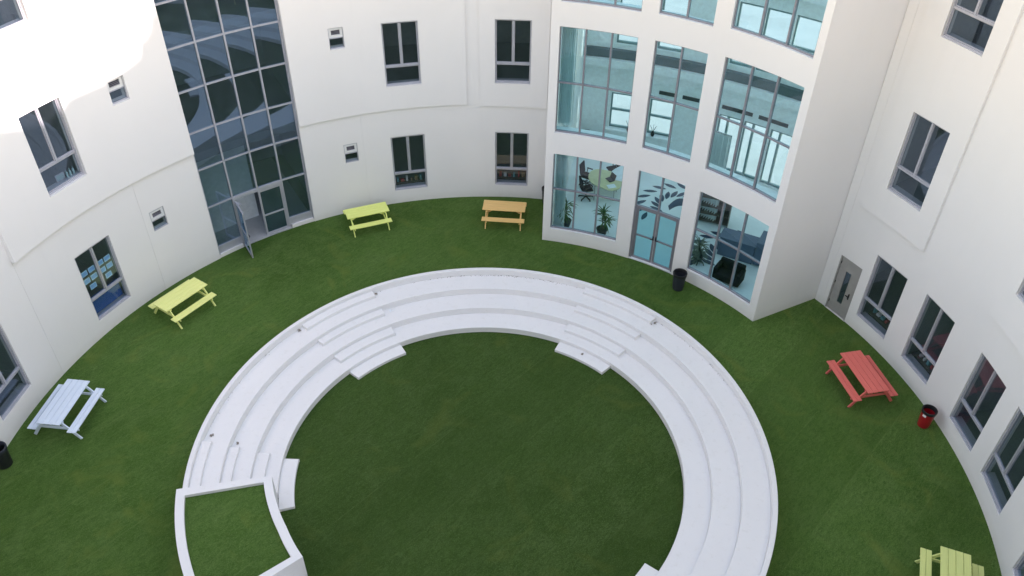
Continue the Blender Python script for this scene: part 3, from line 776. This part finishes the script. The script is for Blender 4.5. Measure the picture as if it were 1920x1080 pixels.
bin_('black litter bin cut off by the left edge of the view', -14.62, 15.42, .25, .74, M['black'], M['navy'])
bin_('black litter bin half hidden behind the left corner of the glazed block', 1.37, 29.25, .2, .72, M['black'], M['black'])

# ------------------------------------------------------------------ inside the glazed block
def potted_plant(label, x, y, h, s=1.0, mat='leaf', heads=2, seed=1):
    rnd = random.Random(seed)
    t = thing('potted_plant', label, 'plant', (x, y, .045), 0, 'potted plants behind the glazing')
    m1 = MB(); m1.lathe([(0, 0), (.15 * s, 0), (.21 * s, .24 * s), (.22 * s, .27 * s), (.19 * s, .27 * s), (.18 * s, .22 * s), (0, .22 * s)], 20); m1.build('pot', M['black'], t, local=True)
    m2 = MB(); tips = []
    for k in range(heads):
        a = rnd.uniform(0, 6.28); hh = h * (1 - .35 * k); d = .06 + .05 * k
        p1 = Vector((math.cos(a) * d, math.sin(a) * d, hh)); m2.tube([(0, 0, .2 * s), p1 * .5 + Vector((0, 0, .05)), p1], .022 * s, 7); tips.append(p1)
    m2.build('stem', M['bark'], t, local=True)
    for p in tips:
        m3 = MB()
        for k in range(34):
            a = rnd.uniform(0, 6.28); e = rnd.uniform(-.2, 1.3); L = rnd.uniform(.32, .52) * s; q = [p + Vector((0, 0, rnd.uniform(-.12, .05)))]
            dr_ = Vector((math.cos(a) * math.cos(e), math.sin(a) * math.cos(e), math.sin(e)))
            for j in range(5): q.append(q[-1] + dr_ * L / 5); dr_ = (dr_ + Vector((0, 0, -.28))).normalized()
            sd2 = Vector((-math.sin(a), math.cos(a), 0))
            for j in range(5):
                w0 = .024 * s * math.sin(math.pi * (j + .35) / 5.6); w1 = .024 * s * math.sin(math.pi * min(1, (j + 1.35) / 5.6)) if j < 4 else .002
                m3.quad(q[j] - sd2 * w0, q[j] + sd2 * w0, q[j + 1] + sd2 * w1, q[j + 1] - sd2 * w1)
        m3.build('leaf_crown', M[mat], t, local=True, smooth=False, merge=False)
    return t
potted_plant('potted palm just inside the left pane of the ground floor window', 2.10, 27.55, 1.0, 1.05, 'leaf', 2, 3)
potted_plant('potted palm inside the right pane of the left ground floor window', 3.50, 27.02, .95, 1.05, 'leaf', 2, 8)
potted_plant('grey leaved potted palm inside the right ground floor window', 7.05, 25.50, .75, 1.0, 'leaf_dull', 3, 5)

def office_chair(label, x, y, rz):
    t = thing('office_chair', label, 'chair', (x, y, .045), rz, 'black office chairs round the desk')
    mb = MB()
    for k in range(5):
        a = 2 * math.pi * k / 5; e = Vector((math.cos(a) * .3, math.sin(a) * .3, .06)); mb.beam((0, 0, .1), e, .04, .035); mb.lathe([(0, -.03), (.028, -.02), (.028, .02), (0, .03)], 8, e - Vector((0, 0, .03)))
    mb.build('star_base', M['black'], t, local=True)
    mb = MB(); mb.lathe([(.025, .1), (.025, .44)], 10); mb.build('gas_lift', M['chrome'], t, local=True)
    mb = MB(); mb.box((0, 0, .47), (.46, .46, .07)); mb.build('seat', M['sofa'], t, local=True, bevel=.025)
    mb = MB(); mb.box((-.24, 0, .78), (.06, .42, .5), Matrix.Rotation(R_(-8), 3, 'Y')); mb.build('backrest', M['sofa'], t, local=True, bevel=.02)
    for s in (-1, 1):
        mb = MB(); mb.beam((-.12, s * .25, .47), (-.1, s * .27, .66), .03, .03); mb.box((0, s * .27, .67), (.26, .05, .03)); mb.build('armrest', M['black'], t, local=True)
    return t
office_chair('black office chair at the back end of the curved desk', 3.10, 30.55, R_(-30))
office_chair('black office chair on the left of the curved desk, nearer the window', 3.02, 29.55, R_(15))
office_chair('black office chair on the far side of the curved desk', 4.25, 31.1, R_(200))
p = P(77.6, 18.1); office_chair('dark chair against the back wall, seen low in the left middle floor window', p.x, p.y, R_(-100))
# curved desk
dk = thing('curved_desk', 'pale yellow kidney shaped desk behind the left ground floor window', 'desk', (3.75, 29.9, .045))
pts = []
for k in range(36):
    a = 2 * math.pi * k / 36; r = .72 * (1 + .22 * math.cos(2 * a + .6) + .10 * math.cos(a)); pts.append(Vector((r * math.cos(a) * .8, r * math.sin(a) * 1.25, 0)))
mb = MB(); mb.quad(*[p + Vector((0, 0, .69)) for p in pts]); mb.quad(*[p + Vector((0, 0, .72)) for p in pts])
for k in range(36): mb.quad(pts[k] + Vector((0, 0, .69)), pts[(k + 1) % 36] + Vector((0, 0, .69)), pts[(k + 1) % 36] + Vector((0, 0, .72)), pts[k] + Vector((0, 0, .72)))
mb.build('desktop', M['desk'], dk, local=True)
for x, y in ((-.4, -.5), (.4, -.5), (-.4, .5), (.4, .5)):
    mb = MB(); mb.lathe([(.025, 0), (.025, .69)], 10, (x, y, 0)); mb.build('leg', M['chrome'], dk, local=True)
def flat_thing(name, label, cat, loc, size, rz, mat):
    t = thing(name, label, cat, loc, rz); mb = MB(); mb.box((0, 0, size[2] / 2), size); mb.build('sheet', mat, t, local=True, smooth=False); return t
flat_thing('paper_stack', 'white papers at the near corner of the curved desk', 'paper', (4.02, 29.35, .768), (.34, .26, .02), .3, M['paper'])
lt = thing('laptop', 'black open laptop on the curved desk', 'laptop', (4.0, 29.85, .768), R_(-60))
mb = MB(); mb.box((0, 0, .012), (.34, .24, .02)); mb.build('keyboard', M['black'], lt, local=True, smooth=False)
mb = MB(); mb.box((0, .15, .13), (.34, .012, .23), Matrix.Rotation(R_(-18), 3, 'X')); mb.build('screen', M['black'], lt, local=True, smooth=False)
wt = thing('wavy_table', 'pale blue table with a wavy edge beyond the curved desk', 'table', (4.62, 30.75, .045), R_(-20))
mb = MB(); up_ = []
for k in range(13):
    y = -1.0 + 2.0 * k / 12; up_.append((y, .30 + .16 * math.sin(y * 3.6), -.22 + .16 * math.sin(y * 3.6)))
for (ya, a1, a0), (yb, b1, b0) in zip(up_, up_[1:]):
    for z in (.70, .73): mb.quad((a0, ya, z), (a1, ya, z), (b1, yb, z), (b0, yb, z))
    mb.quad((a0, ya, .70), (b0, yb, .70), (b0, yb, .73), (a0, ya, .73)); mb.quad((a1, ya, .70), (b1, yb, .70), (b1, yb, .73), (a1, ya, .73))
for ya, a1, a0 in (up_[0], up_[-1]): mb.quad((a0, ya, .70), (a1, ya, .70), (a1, ya, .73), (a0, ya, .73))
mb.build('tabletop', M['paper'], wt, local=True)
for y in (-.75, 0, .75):
    mb = MB(); mb.lathe([(.025, 0), (.025, .70)], 10, (.04 + .16 * math.sin(y * 3.6), y, 0)); mb.build('leg', M['chrome'], wt, local=True)
# armchair, counter, cabinet
ac = thing('armchair', 'black low armchair inside the right ground floor window', 'armchair', (7.95, 24.25, .045), R_(-35))
for nm, c, s in (('seat', (0, 0, .22), (.95, .6, .28)), ('backrest', (0, .28, .45), (.95, .16, .55)), ('armrest', (-.45, 0, .34), (.14, .6, .5)), ('armrest', (.45, 0, .34), (.14, .6, .5))):
    mb = MB(); mb.box(c, s); mb.build(nm, M['sofa'], ac, local=True, bevel=.03)
for x in (-.4, .4):
    mb = MB(); mb.box((x, 0, .04), (.05, .5, .08)); mb.build('foot', M['chrome'], ac, local=True)
ct = thing('reception_counter', 'slate blue reception counter in the atrium behind the right window', 'counter', (8.55, 25.75, .045), R_(-28))
mb = MB(); mb.box((0, 0, .4), (1.35, .5, .8)); mb.build('front_panel', M['counter'], ct, local=True, bevel=.01)
mb = MB(); mb.box((0, .08, .82), (1.45, .7, .035)); mb.build('worktop', M['counter'], ct, local=True, bevel=.008)
mb = MB(); mb.box((.95, .2, .55), (.5, .9, 1.0)); mb.build('end_panel', M['counter'], ct, local=True, bevel=.01)
cb = thing('display_cabinet', 'tall dark brown cabinet standing behind the right ground floor window', 'cabinet', (8.0, 28.0, .045), R_(-20))
mb = MB(); 
for c, s in (((-.65, 0, .8), (.04, .5, 1.6)), ((.65, 0, .8), (.04, .5, 1.6)), ((0, .23, .8), (1.3, .03, 1.6)), ((0, 0, 1.6), (1.36, .52, .04))): mb.box(c, s)
mb.build('carcass', M['brown'], cb, local=True, smooth=False)
for z in (.1, .45, .8, 1.2):
    mb = MB(); mb.box((0, 0, z), (1.26, .42, .03)); mb.build('shelf', M['brown'], cb, local=True, smooth=False)
# white draped curtains
def curtain(label, t0, t1, r, z0, z1, seed):
    c = thing('sheer_curtain', label, 'curtain', P((t0 + t1) / 2, r, z0)); rnd = random.Random(seed); mb = MB(); n = 60; pt = []
    for k in range(n + 1):
        t = t0 + (t1 - t0) * k / n; pt.append((t, r + .11 * math.sin(k * .9 + rnd.uniform(-.3, .3)) + rnd.uniform(-.01, .01)))
    for (a, ra), (b, rb) in zip(pt, pt[1:]):
        mb.quad(P(a, ra + .04, z0), P(b, rb + .04, z0), P(b, rb, z1), P(a, ra, z1))
    mb.build('cloth', M['curtain'], c, merge=True)
    mb = MB(); mb.arc(r - .02, r + .02, t0, t1, z1, z1 + .04, 1); mb.build('rail', M['chrome'], c)
curtain('sheer white curtain at the left end of the ground floor window', 76.6, 78.6, RB + .75, .1, 3.9, 1)
curtain('sheer white curtain at the left end of the middle floor window', 76.2, 78.6, RB + .6, 4.8, 8.6, 2)
curtain('sheer white curtain seen through the narrow middle window', 54.2, 57.6, 15.2, .1, 4.0, 4)
# twig vases on the far window ledges
for lb, t in (('small black vase of twigs on the far ledge seen through the left middle window', 71.9), ('small black vase of twigs on the far ledge seen through the narrow middle window', 68.6)):
    p = P(t, 18.88, .99); v = thing('twig_vase', lb, 'vase', p)
    mb = MB(); mb.lathe([(0, 0), (.06, 0), (.09, .1), (.05, .2), (.055, .22)], 14); mb.build('vase', M['black'], v, local=True)
    mb = MB()
    for k in range(5): a = k * 1.3; mb.tube([(0, 0, .18), (math.cos(a) * .07, math.sin(a) * .07, .34), (math.cos(a) * .15, math.sin(a) * .15, .5)], .008, 5)
    mb.build('twigs', M['black'], v, local=True)

# ------------------------------------------------------------------ things behind the dark windows
W0 = P(154.62, RWL + .16, 0); dirx = Vector((math.sin(R_(154.6)), -math.cos(R_(154.6)), 0)); rz0 = R_(154.6 - 90)
spots = []
for sx in (-1, 1):
    base = -.33 if sx < 0 else .33
    spots += [(base - .15, 2.42), (base + .15, 2.42), (base - .15, 2.12), (base + .15, 2.12), (base + (-.0 if sx < 0 else .0), 1.82)]
names = ['upper left', 'upper second', 'lower left', 'lower second', 'bottom left', 'upper third', 'upper right', 'lower third', 'lower right', 'bottom right']
for (dx, z), nm in zip(spots, names):
    t = thing('taped_paper', 'light blue paper taped in the classroom window, %s one of the ten' % nm, 'paper', W0 + dirx * dx + Vector((0, 0, z)), rz0, 'blue papers in the classroom window')
    mb = MB(); mb.box((0, 0, 0), (.25, .004, .2)); mb.build('sheet', M['blue_card'], t, local=True, smooth=False)
    mb = MB(); mb.box((0, -.0045, 0), (.19, .003, .13)); mb.build('drawing', simple('blue_drawing', (.22, .52, .85), .7) if nm == 'upper left' else bpy.data.materials['blue_drawing'], t, local=True, smooth=False)
t = thing('blue_board', 'deep blue board filling the low pane under the blue papers', 'board', W0 + Vector((0, 0, .68)) + Vector((math.cos(R_(154.6)), math.sin(R_(154.6)), 0)) * .12, rz0)
mb = MB(); mb.box((0, 0, .36), (1.28, .02, .7)); mb.build('board', M['blue_panel'], t, local=True, smooth=False)
# photo frame and bottles on the upper left window sill
Ws = P(154.8, RWL + .22, 5.70); dx2 = Vector((math.sin(R_(154.55)), -math.cos(R_(154.55)), 0)); rz1 = R_(154.55 - 90)
t = thing('picture_frame', 'small framed picture on the sill of the upper left window', 'picture frame', Ws + dx2 * .05, rz1)
mb = MB(); mb.box((0, 0, .13), (.32, .02, .24)); mb.build('frame', M['alu_mauve'], t, local=True, smooth=False)
mb = MB(); mb.box((0, -.012, .13), (.25, .006, .17)); mb.build('picture', M['teal_band'], t, local=True, smooth=False)
for k, lb in enumerate(('pale bottle on the upper left sill, next to the framed picture', 'middle one of the three pale bottles on the upper left sill', 'pale bottle nearest the right jamb on the upper left sill')):
    t = thing('bottle', lb, 'bottle', Ws + dx2 * (.30 + .12 * k), rz1, 'bottles on the window sill')
    mb = MB(); mb.lathe([(0, 0), (.035, 0), (.035, .14), (.012, .19), (.012, .24), (0, .24)], 12); mb.build('body', simple('frosted_bottle', (.35, .55, .58), .3) if k == 0 else bpy.data.materials['frosted_bottle'], t, local=True)
# low classroom shelves just inside several ground floor windows
def classroom_shelf(label, t, z, mats):
    s = thing('low_shelf', label, 'shelf', P(t, RWL + .62, z), R_(t - 90))
    mb = MB()
    for c, d in (((-.58, 0, .3), (.03, .34, .6)), ((.58, 0, .3), (.03, .34, .6)), ((0, .16, .3), (1.13, .02, .6))): mb.box(c, d)
    mb.build('carcass', M['brown'], s, local=True, smooth=False)
    for zz in (.05, .32, .6):
        mb = MB(); mb.box((0, 0, zz), (1.2 if zz == .6 else 1.12, .36, .025)); mb.build('shelf', M['brown'], s, local=True, smooth=False)
    rnd = random.Random(int(t * 10))
    for k in range(6):
        mb = MB(); h_ = rnd.uniform(.08, .24); mb.box((-.48 + .19 * k, 0, .613 + h_ / 2), (rnd.uniform(.06, .15), .12, h_)); mb.build('toy_box', rnd.choice(mats), s, local=True, smooth=False)
toys = [simple('toy_teal', (.10, .32, .34), .5), simple('toy_white', (.6, .6, .58), .5), simple('toy_brown', (.25, .16, .08), .5), simple('toy_red', (.4, .05, .05), .5)]
classroom_shelf('low shelf of toys inside the ground floor window behind the lime table', 103.9, .03, toys)
classroom_shelf('low shelf inside the ground floor window behind the orange table', 87.2, .03, toys)
classroom_shelf('low shelf of toys inside the window nearest the grey steel door', 23.8, .03, toys)
classroom_shelf('low shelf of toys inside the second window from the grey steel door', 14.9, .03, toys)

# ------------------------------------------------------------------ small litter on the seating ring
rnd = random.Random(21)
def litter(label, th, r, z, s, name='leaf_clump', mat='debris'):
    t = thing(name, label, 'litter', P(th, r, z), rnd.uniform(0, 6)); mb = MB()
    for k in range(9):
        c = Vector((rnd.gauss(0, s), rnd.gauss(0, s * .6), .008 + rnd.uniform(0, .02))); R = Matrix.Rotation(rnd.uniform(0, 6), 3, 'Z') @ Matrix.Rotation(rnd.uniform(-.5, .5), 3, 'X')
        mb.box(c, (rnd.uniform(.03, .07), rnd.uniform(.02, .04), .006), R)
    mb.build('litter_pieces', M[mat], t, local=True, smooth=False)
litter('dark dead leaves at the right end of the top right step', 45.0, 7.93, 3 * H1, .05)
litter('dark dead leaves at the left end of the upper left steps', 141.3, 7.98, 3 * H1, .035)
litter('dead leaves on the top tier above the steps beside the planter', 176.5, 7.9, 3 * H1, .035)
litter('dead leaves at the right end of the upper left top step', 119.9, 7.96, 3 * H1, .035)
litter('dead leaves on the lowest right step', 56, 5.62, .5 * H1, .02)
litter('dead leaves on the second tier near the planter steps', 176.8, 7.15, 2 * H1, .02)
litter('crumpled white paper on the upper back tier beside the steps', 118.2, 7.15, 2 * H1, .03, 'crumpled_paper', 'paper')
mb = MB()
for k in range(230):
    th = rnd.choice([rnd.gauss(92, 9), rnd.uniform(70, 175), rnd.gauss(80, 6), rnd.uniform(20, 60)]); r = T3 - abs(rnd.gauss(0, .035)) - .012
    if 120 < th < 140.3 or 45.4 < th < 65.4 or th > 178: continue
    s = rnd.uniform(.008, .028); mb.box(P(th, r, 3 * H1 + .004), (s, s * .6, .006), Matrix.Rotation(rnd.uniform(0, 6), 3, 'Z'))
props(mb.build('leaf_litter', M['debris'], None, smooth=False, merge=False), 'fine dry leaf crumbs blown against the foot of the rim', 'litter', kind='stuff')
